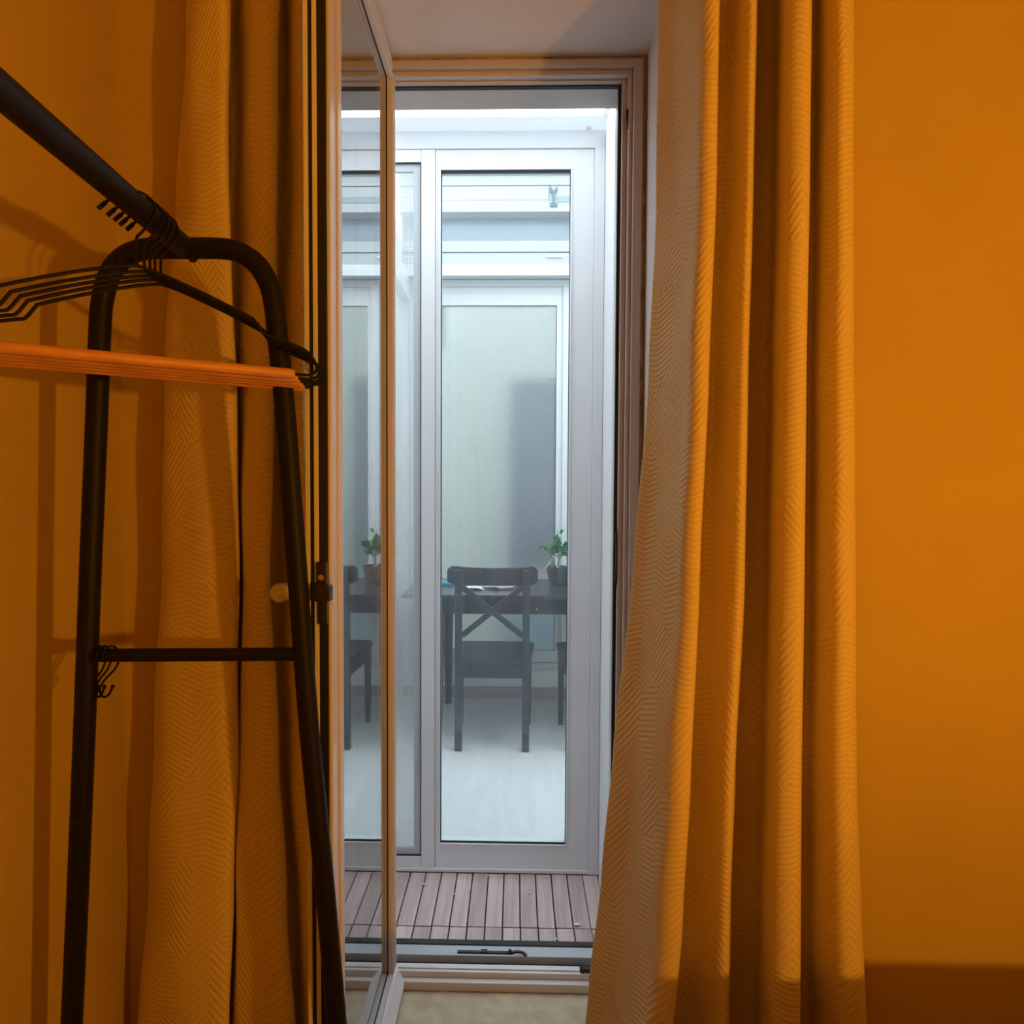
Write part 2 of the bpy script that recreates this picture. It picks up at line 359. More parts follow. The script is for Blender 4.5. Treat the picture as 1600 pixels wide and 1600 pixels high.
mb = MB(); mb.box(ox0+g0, ox1-g0, 1.706, 1.7195, 2.1855, 2.2125); prt(mb, 'soffit_shade_strip', GREYPVC, d1)  # shade under the soffit's outer edge, put in as a grey-blue strip
# threshold, stepped
mb = MB(); mb.box(ox0, ox1, YF, YF+0.016, NZ0-0.0, 0.1935); prt(mb, 'threshold_lip', PVC, d1, bevel=0.002)
mb = MB(); mb.box(ox0, ox1, YF+0.016, YF+0.044, NZ0, 0.207); mb.box(ox0, ox1, YF+0.024, YF+0.032, 0.207, 0.210); prt(mb, 'threshold_step', PVC, d1, bevel=0.002)
mb = MB(); mb.box(ox0, ox1, YF+0.044, YF+0.062, NZ0, 0.197); prt(mb, 'threshold_groove', RUBBER, d1, label='black groove in the threshold')
mb = MB(); mb.box(ox0, ox1, YF+0.062, YF+0.068, NZ0, 0.2145); mb.box(ox0, ox1, YF+0.068, YF+0.104, NZ0, 0.211); prt(mb, 'threshold_channel', GREYPVC, d1, bevel=0.001)
mb = MB(); mb.box(ox0, ox1, YF+0.104, YF+0.122, NZ0, 0.2135); prt(mb, 'threshold_seal', RUBBER, d1, label='black seal along the outer edge')
# latch hardware
def zy(px, py, y): return atY(px, py, y)
a = zy(972, 828, 1.60); b = zy(972, 912, 1.60)
xk = ox1-0.047
mb = MB(); mb.box(xk-0.0035, xk, 1.586, 1.600, b.z+0.004, a.z-0.004).box(xk-0.0055, xk, 1.588, 1.598, b.z+0.012, b.z+0.028).box(xk-0.0055, xk, 1.588, 1.598, a.z-0.03, a.z-0.012).box(xk-0.002, xk, 1.59, 1.596, b.z-0.006, a.z+0.006)
prt(mb, 'strike_plate', DKMETAL, d1, bevel=0.0008, label='dark metal strike plate halfway up the right jamb')
a = zy(978, 176, 1.59); b = zy(978, 207, 1.59)
mb = MB(); mb.box(xk+0.0085, xk+0.013, 1.572, 1.580, b.z, a.z-0.01).box(xk+0.006, xk+0.013, 1.570, 1.582, b.z+0.016, a.z-0.002); prt(mb, 'upper_latch', DKMETAL, d1, bevel=0.0008, label='small dark catch near the top of the right jamb')
a = atZ(714, 1494, 0.213); b = atZ(795, 1496, 0.213)
mb = MB(); mb.box(a.x, b.x+0.01, YF+0.070, YF+0.078, 0.211, 0.2165).box((a.x+b.x)/2-0.005, (a.x+b.x)/2+0.01, YF+0.069, YF+0.080, 0.211, 0.219)
mb.tube(smooth_path([(b.x, YF+0.074, 0.222), (b.x+0.008, YF+0.072, 0.2175), (b.x+0.02, YF+0.071, 0.220), (b.x+0.034, YF+0.068, 0.219), (b.x+0.040, YF+0.062, 0.2165)], 5), 0.0035, 8)
prt(mb, 'sliding_bolt', DKMETAL, d1, label='dark metal bolt lying on the threshold')
a = atZ(906, 1518, 0.211)
mb = MB(); mb.box(a.x, a.x+0.040, YF+0.020, YF+0.032, 0.207, 0.2165).box(a.x+0.004, a.x+0.01, YF+0.018, YF+0.034, 0.207, 0.2195); prt(mb, 'floor_catch', DKMETAL, d1, bevel=0.0008, label='dark catch at the right end of the threshold')

# open leaf: lies parallel to the niche side, x from SXR (outer face) to SXL (room face)
SXR, SXL = -0.272, -0.304
SY0, SY1, SZ0, SZ1 = 1.022, 1.590, 0.1795, 2.2075
GY0, GY1, GZ0, GZ1 = 1.110, 1.562, 0.208, 2.174
def yz_ring(mb, o, i, x0, x1):
    O = [(o[0], o[2]), (o[1], o[2]), (o[1], o[3]), (o[0], o[3])]; I = [(i[0], i[2]), (i[1], i[2]), (i[1], i[3]), (i[0], i[3])]
    v = [(x0, y, z) for y, z in O]+[(x0, y, z) for y, z in I]+[(x1, y, z) for y, z in O]+[(x1, y, z) for y, z in I]
    f = []
    for k in range(4):
        j = (k+1) % 4
        f += [(k, j, j+4, k+4), (k+8, k+12, j+12, j+8), (k, k+8, j+8, j), (k+4, j+4, j+12, k+12)]
    mb.add(v, f)
sash = MB()
yz_ring(sash, (SY0+0.008, SY1, SZ0, SZ1), (GY0, GY1, GZ0, GZ1), SXL, SXR)
yz_ring(sash, (SY0+0.010, SY1-0.006, SZ0+0.006, SZ1-0.006), (SY0+0.034, SY1-0.014, SZ0+0.014, SZ1-0.016), SXR-0.001, SXR+0.0035)
yz_ring(sash, (SY0+0.060, SY1-0.022, SZ0+0.022, SZ1-0.027), (GY0-0.002, GY1+0.002, GZ0-0.002, GZ1+0.002), SXR-0.001, SXR+0.0025)
so = prt(sash, 'open_leaf', mat('leaf_white', (0.70, 0.69, 0.68), 0.35, noise=0.02, nscale=4), d1, bevel=0.0018)
# grooved closing edge (towards the viewer)
mb = MB().box(SXL, SXL+0.0065, SY0+0.001, SY0+0.012, SZ0, SZ1).box(SXL+0.0125, SXL+0.0190, SY0+0.001, SY0+0.012, SZ0, SZ1)
prt(mb, 'edge_strip', PVC, so, bevel=0.0006)
mb = MB().box(SXL+0.0063, SXL+0.0127, SY0+0.0035, SY0+0.010, SZ0+0.002, SZ1-0.002).box(SXL+0.0188, SXR-0.0005, SY0+0.003, SY0+0.0095, SZ0+0.002, SZ1-0.002)
prt(mb, 'edge_seal', RUBBER, so, label='black rubber seals in the edge of the leaf')
mb = MB().box(SXR-0.016, SXR-0.012, GY0-0.004, GY1+0.004, GZ0-0.004, GZ1+0.004); prt(mb, 'glass_pane', GLASS, so)
mb = MB().box(SXL+0.004, SXL+0.008, GY0-0.004, GY1+0.004, GZ0-0.004, GZ1+0.004); prt(mb, 'glass_pane', GLASS2, so)
mb = MB(); yz_ring(mb, (GY0-0.003, GY1+0.003, GZ0-0.003, GZ1+0.003), (GY0+0.004, GY1-0.004, GZ0+0.004, GZ1-0.004), SXL+0.0085, SXR-0.0165); prt(mb, 'spacer_bar', GREYPVC, so)
mb = MB(); yz_ring(mb, (GY0-0.002, GY1+0.002, GZ0-0.002, GZ1+0.002), (GY0+0.0016, GY1-0.0016, GZ0+0.0016, GZ1-0.0016), SXR-0.0125, SXR-0.0105); prt(mb, 'glazing_seal', RUBBER, so)
mb = MB(); v = [(SXR, y, z) for y in (SY0+0.05, SY1+0.004) for z in ()]
prof = [(SXR+0.002, SZ0+0.032), (SXR+0.008, SZ0+0.030), (SXR+0.026, SZ0+0.010), (SXR+0.026, SZ0+0.002), (SXR+0.002, SZ0+0.002)]
k = len(prof); vs = [(x, SY0+0.03, z) for x, z in prof]+[(x, SY1-0.01, z) for x, z in prof]
mb.add(vs, [tuple(range(k)), tuple(range(2*k-1, k-1, -1))]+[(i, (i+1) % k, (i+1) % k+k, i+k) for i in range(k)])
prt(mb, 'weather_bar', PVC, so, bevel=0.0008, label='white weather bar along the foot of the leaf')
hz = atY(437, 926, 1.06).z
mb = MB().box(SXL-0.006, SXL+0.001, 1.045, 1.075, hz-0.055, hz+0.055)
mb.tube([(SXL-0.004, 1.06, hz), (SXL-0.052, 1.06, hz)], 0.0095, 14)
mb.tube(smooth_path([(SXL-0.048, 1.053, hz), (SXL-0.052, 1.066, hz), (SXL-0.050, 1.10, hz-0.002), (SXL-0.046, 1.155, hz-0.004)], 5), [0.0135]*6+[0.012]*5+[0.010]*5, 14)
prt(mb, 'handle', WHITEH, so, smooth=True, label='ivory lever handle')
c = lambda px, py: atY(px, py, SY0-0.004)
p = c(494, 878); q = c(510, 912); mb = MB().box(p.x, q.x, SY0-0.004, SY0+0.006, q.z, p.z)
p = c(487, 915); q = c(517, 939); mb.box(p.x, q.x, SY0-0.010, SY0+0.008, q.z, p.z)
p = c(490, 911); q = c(513, 918); mb.box(p.x, q.x, SY0-0.007, SY0+0.006, q.z, p.z)
p = c(496, 938); q = c(511, 976); mb.box(p.x, q.x, SY0-0.003, SY0+0.006, q.z, p.z)
lk = prt(mb, 'lock_case', DKMETAL, so, bevel=0.0012, label='black lock block on the edge of the leaf')
p = c(502, 902); mb = MB().tube([(p.x, SY0-0.0065, p.z), (p.x, SY0-0.003, p.z)], 0.0042, 12); prt(mb, 'lock_screw', BRASS, so, label='small brass screw')

# ================================================================= PATIO
YP = 2.362
dk = empty('floor_deck', (0, 2.06, 0), 'weathered brown slatted deck on the little patio', 'deck', kind='structure')
prt(MB().box(-1.96, 0.34, YE, YP+0.06, -0.03, -0.016), 'deck_base', DARKUND, dk)
x = -0.0365+0.0524*5; xs = []
while x > -1.9: xs.append(x); x -= 0.0524
xs = [0.2255+0.0524]+[v for v in xs]
slm = {}
for row, (y0, y1) in enumerate(((2.070, YP-0.002), (1.768, 2.0645))):
    me = None
    for i in range(len(xs)-1):
        cx = (xs[i]+xs[i+1])/2+(0.001 if row else 0); L_ = y1-y0
        if i == 0: cx -= 0.0015
        if me is None:
            mb = MB().box(-0.0243, 0.0243, -L_/2, L_/2, -0.016, 0.0)
            o = mb.build('slat', DECK, dk, bevel=0.0015); me = o.data; first = o
        else:
            o = first.copy(); COL.objects.link(o); o.parent = dk
        o.location = Vector((cx, (y0+y1)/2, random.uniform(-0.0012, 0.0008)))-dk.location
# petals and fluff on the deck
def petal(px, py, s, label, group=None, ang=0.0):
    p = atZ(px, py, 0.003); mb = MB(); n = 10; vs = [(0, 0, 0.001)]
    for k in range(n):
        t = 2*math.pi*k/n; r = s*(1+0.35*math.cos(t))*(0.5+0.5*abs(math.cos(t/2))**0.5)
        vs.append((r*math.cos(t)*1.2, r*math.sin(t)*0.55, 0.001+0.0035*abs(math.sin(t))))
    vs2 = [(x*1.0, y, z+0.0008) for x, y, z in vs]
    f = [(0, 1+k, 1+(k+1) % n) for k in range(n)]
    mb.add(vs, [tuple(reversed(q)) for q in f]); mb.add(vs2, f)
    o = mb.build('petal', PETAL); o.location = (p.x, p.y, 0.0005); o.rotation_euler = (0, 0, ang); tag(o, label, 'petal', group); return o
petal(899, 1445, 0.0105, 'largest white petal on the deck, near the right corner', None, 0.2)
for px, py, s, lb in ((661, 1382, 0.006, 'tiny white petal scrap on the deck, left, beside the open leaf'), (711, 1398, 0.005, 'tiny white petal scrap left of the deck middle, between two slats'),
                      (732, 1394, 0.005, 'tiny white petal scrap just left of the middle slat of the deck'), (763, 1369, 0.006, 'tiny white petal scrap at the back edge of the deck under the glass door'),
                      (869, 1468, 0.0055, 'tiny white petal scrap at the front edge of the deck, right of the bolt'), (828, 1396, 0.005, 'tiny white petal scrap on the right half of the deck, mid depth'),
                      (635, 1366, 0.005, 'tiny white petal scrap in the back left corner of the visible deck')):
    petal(px, py, s, lb, 'white petal scraps on the deck', random.random()*3)

# right side glazing of the patio
w4 = empty('window_4', (0.3, 2.0, 0), 'white framed side glazing at the right of the patio', 'window', kind='structure')
prt(MB().box(0.280, 0.33, 2.325, YP+0.05, 0, 2.44), 'corner_post', PVC2, w4, bevel=0.003)
prt(MB().box(0.2745, 0.33, 2.10, 2.318, 0, 2.44).box(0.2725, 0.33, 2.06, 2.098, 0.03, 2.44), 'side_frame', PVC, w4, bevel=0.003)
prt(MB().box(0.2765, 0.33, YE, 2.06, 0, 0.075).box(0.2765, 0.33, YE, 2.06, 2.36, 2.44).box(0.2765, 0.33, YE, 1.80, 0, 2.44), 'side_rail', PVC, w4, bevel=0.003)
prt(MB().box(0.280, 0.286, 2.046, 2.058, 0.075, 2.36), 'glazing_seal', RUBBER, w4)
prt(MB().box(0.290, 0.296, 1.80, 2.058, 0.075, 2.36), 'glass_pane', SIDEG, w4)
struct('wall_patio_left', MB().box(-2.06, -1.96, YE, YP+0.06, -0.03, 2.5), EXTWALL, 'white wall at the left end of the patio', 'wall')
struct('wall_outer_right', MB().box(0.95, 1.0, YE, YP+0.06, -0.03, 2.2), EXTWALL, 'pale wall beyond the side glazing', 'wall')
# roof edge of the patio
m = MB().box(-1.96, 0.40, 2.285, 2.44, 2.452, 2.457).box(0.262, 0.40, YE, 2.285, 2.452, 2.457)
struct('trim_3', m, TRANSP, 'white roof beam running over the glazed partition', 'beam', bevel=0.003)
p = atZ(920, 199, 2.452)
rb = tag(MB().lathe((p.x, p.y, 2.452), [(0.009, 0), (0.0085, -0.004), (0.004, -0.006)][::-1], 14).build('rivet_cap', PVC, smooth=True), 'round white rivet cap under the roof beam above the partition', 'rivet cap')
for k, (px, py) in enumerate(((668, 185), (916, 168.5))):
    pass

# ================================================================= GLAZED PARTITION (door_2)
d2 = empty('door_2', (0, YP, 0), 'white framed glass partition and sliding door at the back of the patio', 'door', kind='structure')
mb = MB().box(-1.96, 0.279, YP, YP+0.06, 2.393, 2.440).box(-1.96, 0.282, YP+0.005, YP+0.06, 2.44, 2.452).box(0.246, 0.279, YP-0.002, YP+0.06, 0.0, 2.393).box(-1.96, 0.262, YP, YP+0.06, 0.0, 0.013).box(-1.96, -0.965, YP+0.004, YP+0.055, 0.013, 2.393)
prt(mb, 'outer_frame', PVC2, d2, bevel=0.002)
mb = MB(); mb.ring((-0.270, 0.2455, 0.0135, 2.392), (-0.2525, 0.169, 0.099, 2.326), YP+0.006, YP+0.05)
mb.ring((-0.2575, 0.1745, 0.094, 2.331), (-0.2525, 0.169, 0.099, 2.326), YP+0.001, YP+0.006)
lf = prt(mb, 'sliding_leaf', PVC2, d2, bevel=0.0012)
mb = MB().ring((-0.2525, 0.169, 0.099, 2.326), (-0.2495, 0.1665, 0.104, 2.3175), YP+0.006, YP+0.012); prt(mb, 'glazing_seal', RUBBER, lf)
prt(MB().box(-0.252, 0.1685, YP+0.018, YP+0.023, 0.1, 2.325), 'glass_pane', DUSTY, lf, label='dusty clear glass pane')
mb = MB().box(-0.3165, -0.271, YP+0.002, YP+0.055, 0.0135, 2.392); prt(mb, 'mullion', PVC, d2, bevel=0.002)
mb = MB().box(-0.96, -0.317, YP+0.003, YP+0.055, 2.352, 2.392).box(-0.96, -0.317, YP+0.003, YP+0.055, 0.0135, 0.052).box(-0.96, -0.93, YP+0.003, YP+0.055, 0.052, 2.352)
sl = prt(mb, 'side_panel', PVC, d2, bevel=0.002)
mb = MB().ring((-0.93, -0.317, 0.052, 2.352), (-0.927, -0.3195, 0.0545, 2.349), YP+0.004, YP+0.010); prt(mb, 'panel_seal', RUBBER, sl)
mb = MB().ring((-0.926, -0.3197, 0.0547, 2.3487), (-0.900, -0.343, 0.078, 2.325), YP+0.012, YP+0.022); prt(mb, 'screen_frame', GREYPVC, sl, bevel=0.001)
prt(MB().box(-0.93, -0.317, YP+0.040, YP+0.044, 0.052, 2.352), 'glass_pane', DUSTY, sl)
mb = MB(); x = -0.902
while x < -0.342: mb.box(x-0.0007, x+0.0007, YP+0.0165, YP+0.0172, 0.078, 2.325); x += 0.0042
z = 0.076
while z < 2.326: mb.box(-0.902, -0.342, YP+0.0173, YP+0.0180, z-0.0007, z+0.0007); z += 0.0042
o = prt(mb, 'insect_screen', MESHW, sl, label='fine pale insect mesh'); o['kind'] = 'stuff'
o2 = mb.build('x', MESHW); o2.name = 'insect_screen_back'
bpy.data.objects.remove(o2)

# ================================================================= SUNROOM BEYOND
YS = 4.38; SL, SR = -0.70, 1.60
struct('floor_sunroom', MB().box(SL-0.3, SR, YP+0.06, YS+0.12, -0.06, 0.0), LAM, 'pale washed wood floor of the sunroom under the table', 'floor')
struct('wall_sunroom_left', MB().box(SL-0.3, SL, YP+0.06, YS+0.1, 0, 2.42), EXTWALL, 'white side wall of the sunroom seen through the insect mesh', 'wall')
struct('trim_4', MB().box(SL-0.3, SL+0.05, YP+0.06, YS+0.1, 2.42, 2.56).box(SL-0.3, SL+0.02, YP+0.06, YS+0.1, 2.62, 2.72), PVC, 'white eaves beam along the left side of the sunroom', 'beam', bevel=0.004)
struct('wall_sunroom_right', MB().box(SR, SR+0.1, YP+0.06, YS+0.1, -0.06, 2.8), EXTWALL, 'white right wall of the sunroom behind the partition frame', 'wall')
m = MB().box(SL, SR, YS, YS+0.10, 0, 0.168).box(SL, -0.66, YS, YS+0.10, 0.168, 2.5).box(1.25, SR, YS, YS+0.10, 0.168, 2.5)
struct('wall_sunroom_back', m, EXTWALL, 'white low wall under the patterned glass window', 'wall')
struct('baseboard_back', MB().box(SL, SR, YS-0.012, YS, 0, 0.064), BOARD, 'grey-brown skirting board along the foot of the sunroom wall', 'baseboard')
w3 = empty('window_3', (0.3, YS, 0.168), 'white window with patterned glass behind the dining table', 'window', kind='structure')
mb = MB()
mb.ring((-0.66, 0.318, 0.168, 2.545), (-0.60, 0.2725, 0.216, 2.505), YS-0.012, YS+0.05)
mb.ring((0.2735, 1.25, 0.168, 2.545), (0.318+0.006, 1.20, 0.216, 2.505), YS-0.010, YS+0.05)
prt(mb, 'frame', PVC3, w3, bevel=0.003)
mb = MB().ring((-0.60, 0.2725, 0.216, 2.505), (-0.57, 0.2355, 0.292, 2.462), YS+0.004, YS+0.045).ring((-0.585, 0.253, 0.25, 2.468), (-0.57, 0.2355, 0.292, 2.394), YS+0.000, YS+0.006)
prt(mb, 'casement', PVC3, w3, bevel=0.002)
mb = MB().ring((0.324, 1.20, 0.216, 2.505), (0.345, 1.16, 0.292, 2.394), YS+0.004, YS+0.045); prt(mb, 'casement', PVC3, w3, bevel=0.002)
mb = MB().ring((-0.57, 0.2355, 0.292, 2.394), (-0.567, 0.2325, 0.295, 2.390), YS+0.004, YS+0.012); prt(mb, 'glazing_seal', RUBBER, w3)
prt(MB().box(-0.57, 0.235, YS+0.020, YS+0.026, 0.292, 2.394), 'patterned_pane', FROST, w3)
prt(MB().box(0.345, 1.16, YS+0.020, YS+0.026, 0.292, 2.394), 'patterned_pane', FROST, w3)
prt(MB().box(SL, SR, 4.262, YS+0.05, 2.549, 2.556).box(SL, SR, 4.248, 4.262, 2.535, 2.60), 'drip_sill', PVC3, w3, bevel=0.002)
# upper structure
w5 = empty('window_5', (0.3, YS, 2.56), 'white panelled clerestory with a grey-blue glazed strip above the window', 'window', kind='structure')
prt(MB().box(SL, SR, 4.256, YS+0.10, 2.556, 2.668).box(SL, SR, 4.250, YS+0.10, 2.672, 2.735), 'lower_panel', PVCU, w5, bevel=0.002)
prt(MB().box(SL, SR, YS-0.02, YS-0.012, 2.735, 2.92), 'blue_grey_pane', BLUEG, w5, label='grey-blue opaque glazed strip')
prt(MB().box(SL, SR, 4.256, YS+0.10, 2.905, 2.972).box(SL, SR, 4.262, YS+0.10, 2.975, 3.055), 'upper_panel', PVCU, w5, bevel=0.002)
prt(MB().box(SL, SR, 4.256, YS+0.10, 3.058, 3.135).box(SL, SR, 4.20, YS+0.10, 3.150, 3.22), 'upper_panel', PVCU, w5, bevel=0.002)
p = atY(865, 293, 4.25); q = atY(865, 323, 4.25)
mb = MB().box(p.x-0.007, p.x+0.009, 4.244, 4.256, q.z+0.015, p.z-0.015).box(p.x-0.021, p.x+0.023, 4.246, 4.256, q.z, q.z+0.022)
mb.box(p.x-0.021, p.x-0.010, 4.246, 4.256, p.z-0.020, p.z+0.002).box(p.x+0.012, p.x+0.023, 4.246, 4.256, p.z-0.020, p.z+0.002).box(p.x-0.016, p.x+0.018, 4.246, 4.256, p.z-0.030, p.z-0.014)
mb.tube([(p.x-0.026, 4.244, p.z+0.018), (p.x-0.026, 4.244, q.z+0.03)], 0.002, 6)
prt(mb, 'hinge', GREYMET, w5, bevel=0.001, label='grey metal butterfly hinge')
prt(MB().box(p.x+0.024, SR, 4.252, 4.258, q.z+0.028, q.z+0.062), 'grey_strip', BLUEG, w5)  # narrow blue-grey strip right of the hinge
mb = MB(); s5 = atY(866, 401, 4.25); mb.box(s5.x-0.05, s5.x+0.05, 4.246, 4.252, s5.z-0.004, s5.z+0.004).tube([(s5.x, 4.247, s5.z-0.004), (s5.x, 4.247, s5.z+0.012)], 0.003, 6)
prt(mb, 'lower_hinge', PVC2, w5)
# behind the patterned glass
struct('wall_corridor', MB().box(-1.2, 2.0, 5.15, 5.25, -0.06, 3.2).box(-1.3, -1.2, YS+0.12, 5.25, -0.06, 3.2).box(2.0, 2.1, YS+0.12, 5.25, -0.06, 3.2), CORR, 'blurred pale yellow-green wall behind the patterned glass', 'wall')
struct('floor_corridor', MB().box(-1.2, 2.0, YS+0.12, 5.15, -0.06, 0), LAM, 'pale floor behind the patterned glass', 'floor')
mb = MB().box(-0.05, 0.55, 4.84, 4.88, 0.75, 2.02)
dd = empty('door_3', (0.28, 4.86, 0), 'dark slate-blue shape of a door blurred by the patterned glass', 'door', kind='structure')
prt(mb, 'door_panel', DOORD, dd, bevel=0.004)
prt(MB().box(-0.06, 0.57, 4.845, 4.89, 0.0, 0.75), 'door_base', mat('pale_blue_panel', (0.35, 0.45, 0.5), 0.6), dd)
tag(MB().box(-0.60, -0.46, 4.48, 4.60, 2.18, 2.44).build('lamp_box', mat('grey_box', (0.3, 0.32, 0.3), 0.6), bevel=0.01), 'grey blurred box high behind the patterned glass at the left', 'box')

# ================================================================= TABLE
tb = empty('dining_table', (0.2, 4.0, 0), 'black-brown rectangular dining table behind the glass door', 'table')
TZ = 0.74
mb = MB().box(-0.595, 1.10, 3.665, 4.33, TZ-0.02, TZ); prt(mb, 'tabletop', TABLEM, tb, bevel=0.002)
mb = MB().box(-0.40, 1.02, 3.70, 3.72, 0.637, TZ-0.0205).box(-0.40, 1.02, 4.25, 4.27, 0.637, TZ-0.0205).box(-0.40, -0.38, 3.72, 4.25, 0.637, TZ-0.0205).box(1.0, 1.02, 3.72, 4.25, 0.637, TZ-0.0205)
prt(mb, 'apron', CHAIRM, tb, bevel=0.001)
for (lx, ly) in ((-0.405, 3.71), (1.01, 3.71), (-0.405, 4.25), (1.01, 4.25)):
    mb = MB(); a = 0.029; b = 0.018
    v = [(lx-b, ly-b, 0), (lx+b, ly-b, 0), (lx+b, ly+b, 0), (lx-b, ly+b, 0), (lx-a, ly-a, 0.62), (lx+a, ly-a, 0.62), (lx+a, ly+a, 0.62), (lx-a, ly+a, 0.62),
         (lx-a, ly-a, TZ-0.021), (lx+a, ly-a, TZ-0.021), (lx+a, ly+a, TZ-0.021), (lx-a, ly+a, TZ-0.021)]
    f = [(3, 2, 1, 0), (8, 9, 10, 11)]
    for r_ in (0, 4):
        for k in range(4): f.append((r_+k, r_+(k+1) % 4, r_+4+(k+1) % 4, r_+4+k))
    mb.add(v, f); prt(mb, 'leg', CHAIRM, tb, bevel=0.001)
p = atZ(842, 953, TZ)  # small white knob on the apron
kb = atY(838.5, 952, 3.695); prt(MB().lathe((kb.x, 3.697, kb.z), [(0.004, -0.003), (0.005, 0), (0.004, 0.003)], 10), 'knob', PVC, tb, smooth=True)

# ================================================================= CHAIRS
def make_chair(x, y):
    r = empty('dining_chair', (x, y, 0))
    def P(mb, n, **k): return prt(mb, n, CHAIRM, r, **k)
    for s in (-1, 1):
        # back post runs from floor to the back rail, leaning back slightly above the seat
        mb = MB(); a = 0.0175; vs = []; fs = []
        prof = [(0.0, 0.0), (0.0, 0.45), (-0.012, 0.70), (-0.022, 0.893)]
        for (dy, z) in prof:
            cx = x+s*0.165; cy = y+dy
            vs += [(cx-a, cy-a, z), (cx+a, cy-a, z), (cx+a, cy+a, z), (cx-a, cy+a, z)]
        for i in range(3):
            for k in range(4): fs.append((i*4+k, i*4+(k+1) % 4, i*4+4+(k+1) % 4, i*4+4+k))
        fs += [(3, 2, 1, 0), (12, 13, 14, 15)]
        mb.add(vs, fs); P(mb, 'back_post', bevel=0.002)
        mb = MB(); cx = x+s*0.185; cy = y+0.405; b = 0.013; a2 = 0.017
        mb.add([(cx-b, cy-b, 0), (cx+b, cy-b, 0), (cx+b, cy+b, 0), (cx-b, cy+b, 0), (cx-a2, cy-a2, 0.42), (cx+a2, cy-a2, 0.42), (cx+a2, cy+a2, 0.42), (cx-a2, cy+a2, 0.42)],
               [(3, 2, 1, 0), (4, 5, 6, 7)]+[(k, (k+1) % 4, 4+(k+1) % 4, 4+k) for k in range(4)])
        P(mb, 'front_leg', bevel=0.002)
        mb = MB().obox((x+s*0.172, y+0.015, 0.39), (x+s*0.190, y+0.39, 0.39), 0.018, 0.06); P(mb, 'side_apron', bevel=0.001)
    mb = MB().box(x-0.148, x+0.148, y-0.008, y+0.012, 0.362, 0.425); P(mb, 'back_apron', bevel=0.001)
    mb = MB().box(x-0.17, x+0.17, y+0.392, y+0.412, 0.362, 0.42); P(mb, 'front_apron', bevel=0.001)
    # seat: trapezoid with rounded front corners
    pl = [(-0.147, -0.016), (0.147, -0.016), (0.150, 0.020), (0.188, 0.022), (0.213, 0.34), (0.215, 0.385), (0.205, 0.412), (0.18, 0.425), (-0.18, 0.425), (-0.205, 0.412), (-0.215, 0.385), (-0.213, 0.34), (-0.188, 0.022), (-0.150, 0.020)]
    k = len(pl); mb = MB(); vs = [(x+a, y+b, 0.424) for a, b in pl]+[(x+a, y+b, 0.452) for a, b in pl]
    mb.add(vs, [tuple(range(k-1, -1, -1)), tuple(range(k, 2*k))]+[(i, (i+1) % k, k+(i+1) % k, k+i) for i in range(k)]); P(mb, 'seat', bevel=0.004)
    # curved top rail, wider than posts, dipping top edge, rounded corners
    mb = MB(); n = 22; vs = []; fs = []
    for i in range(n+1):
        t = -1+2*i/n; X = x+t*0.221; yc = y+0.006+0.030*(1-t*t)-0.0
        e = max(0, (abs(t)-0.90)/0.10)
        top = 0.898+0.016*t*t-0.020*e*e; bot = 0.815-0.004*(1-t*t)+(0.018*max(0, (abs(t)-0.80)/0.20))
        if abs(t) > 0.80: X = x+t*0.221
        vs += [(X, yc-0.010, bot), (X, yc+0.010, bot), (X-0.0, yc+0.008, top), (X-0.0, yc-0.012, top)]
    for i in range(n):
        for k in range(4): fs.append((i*4+k, i*4+(k+1) % 4, i*4+4+(k+1) % 4, i*4+4+k))
    fs += [(3, 2, 1, 0), (n*4, n*4+1, n*4+2, n*4+3)]
    mb.add(vs, fs); P(mb, 'top_rail', bevel=0.002)
    for s in (-1, 1):
        mb = MB().obox((x-s*0.148, y-0.002, 0.570), (x+s*0.148, y-0.013+0.003*s, 0.812), 0.027, 0.016, (0, 1, 0)); P(mb, 'cross_brace', bevel=0.001)
    return r
ch = make_chair(-0.117, 3.478)
tag(ch, 'black-brown cross-back dining chair in the middle of the glass door', 'chair', 'cross-back dining chairs at the table')
kids(ch)
c2 = dup(ch); c2.location = (0.430, 3.478, 0)
tag(c2, 'black-brown cross-back dining chair half hidden by the door frame, right of the plant pot', 'chair', 'cross-back dining chairs at the table')

# ================================================================= THINGS ON THE TABLE
PX, PY = 0.238, 4.06
pot = empty('potted_plant', (PX, PY, TZ), 'small leafy green plant in a dark grey tapered pot on the table', 'plant')
prt(MB().lathe((PX, PY, TZ+0.0005), [(0.045, 0), (0.048, 0.002), (0.060, 0.045), (0.066, 0.085), (0.068, 0.098), (0.071, 0.099), (0.071, 0.106), (0.064, 0.106), (0.062, 0.092), (0.001, 0.092)], 30), 'pot', POTM, pot, smooth=True)
prt(MB().lathe((PX, PY, TZ+0.0895), [(0.0625, 0), (0.0625, 0.004), (0.02, 0.008), (0.001, 0.009)], 20), 'soil', SOIL, pot, smooth=True)
mb = MB(); B = Vector((PX+0.004, PY, TZ+0.094))
tips = []
mb.tube(smooth_path([B, B+Vector((-0.004, 0, 0.03)), B+Vector((0.0, 0.004, 0.055)), B+Vector((-0.002, 0, 0.08))], 4), [0.0085-0.0002*i for i in range(13)], 8)
rnd = random.Random(3)
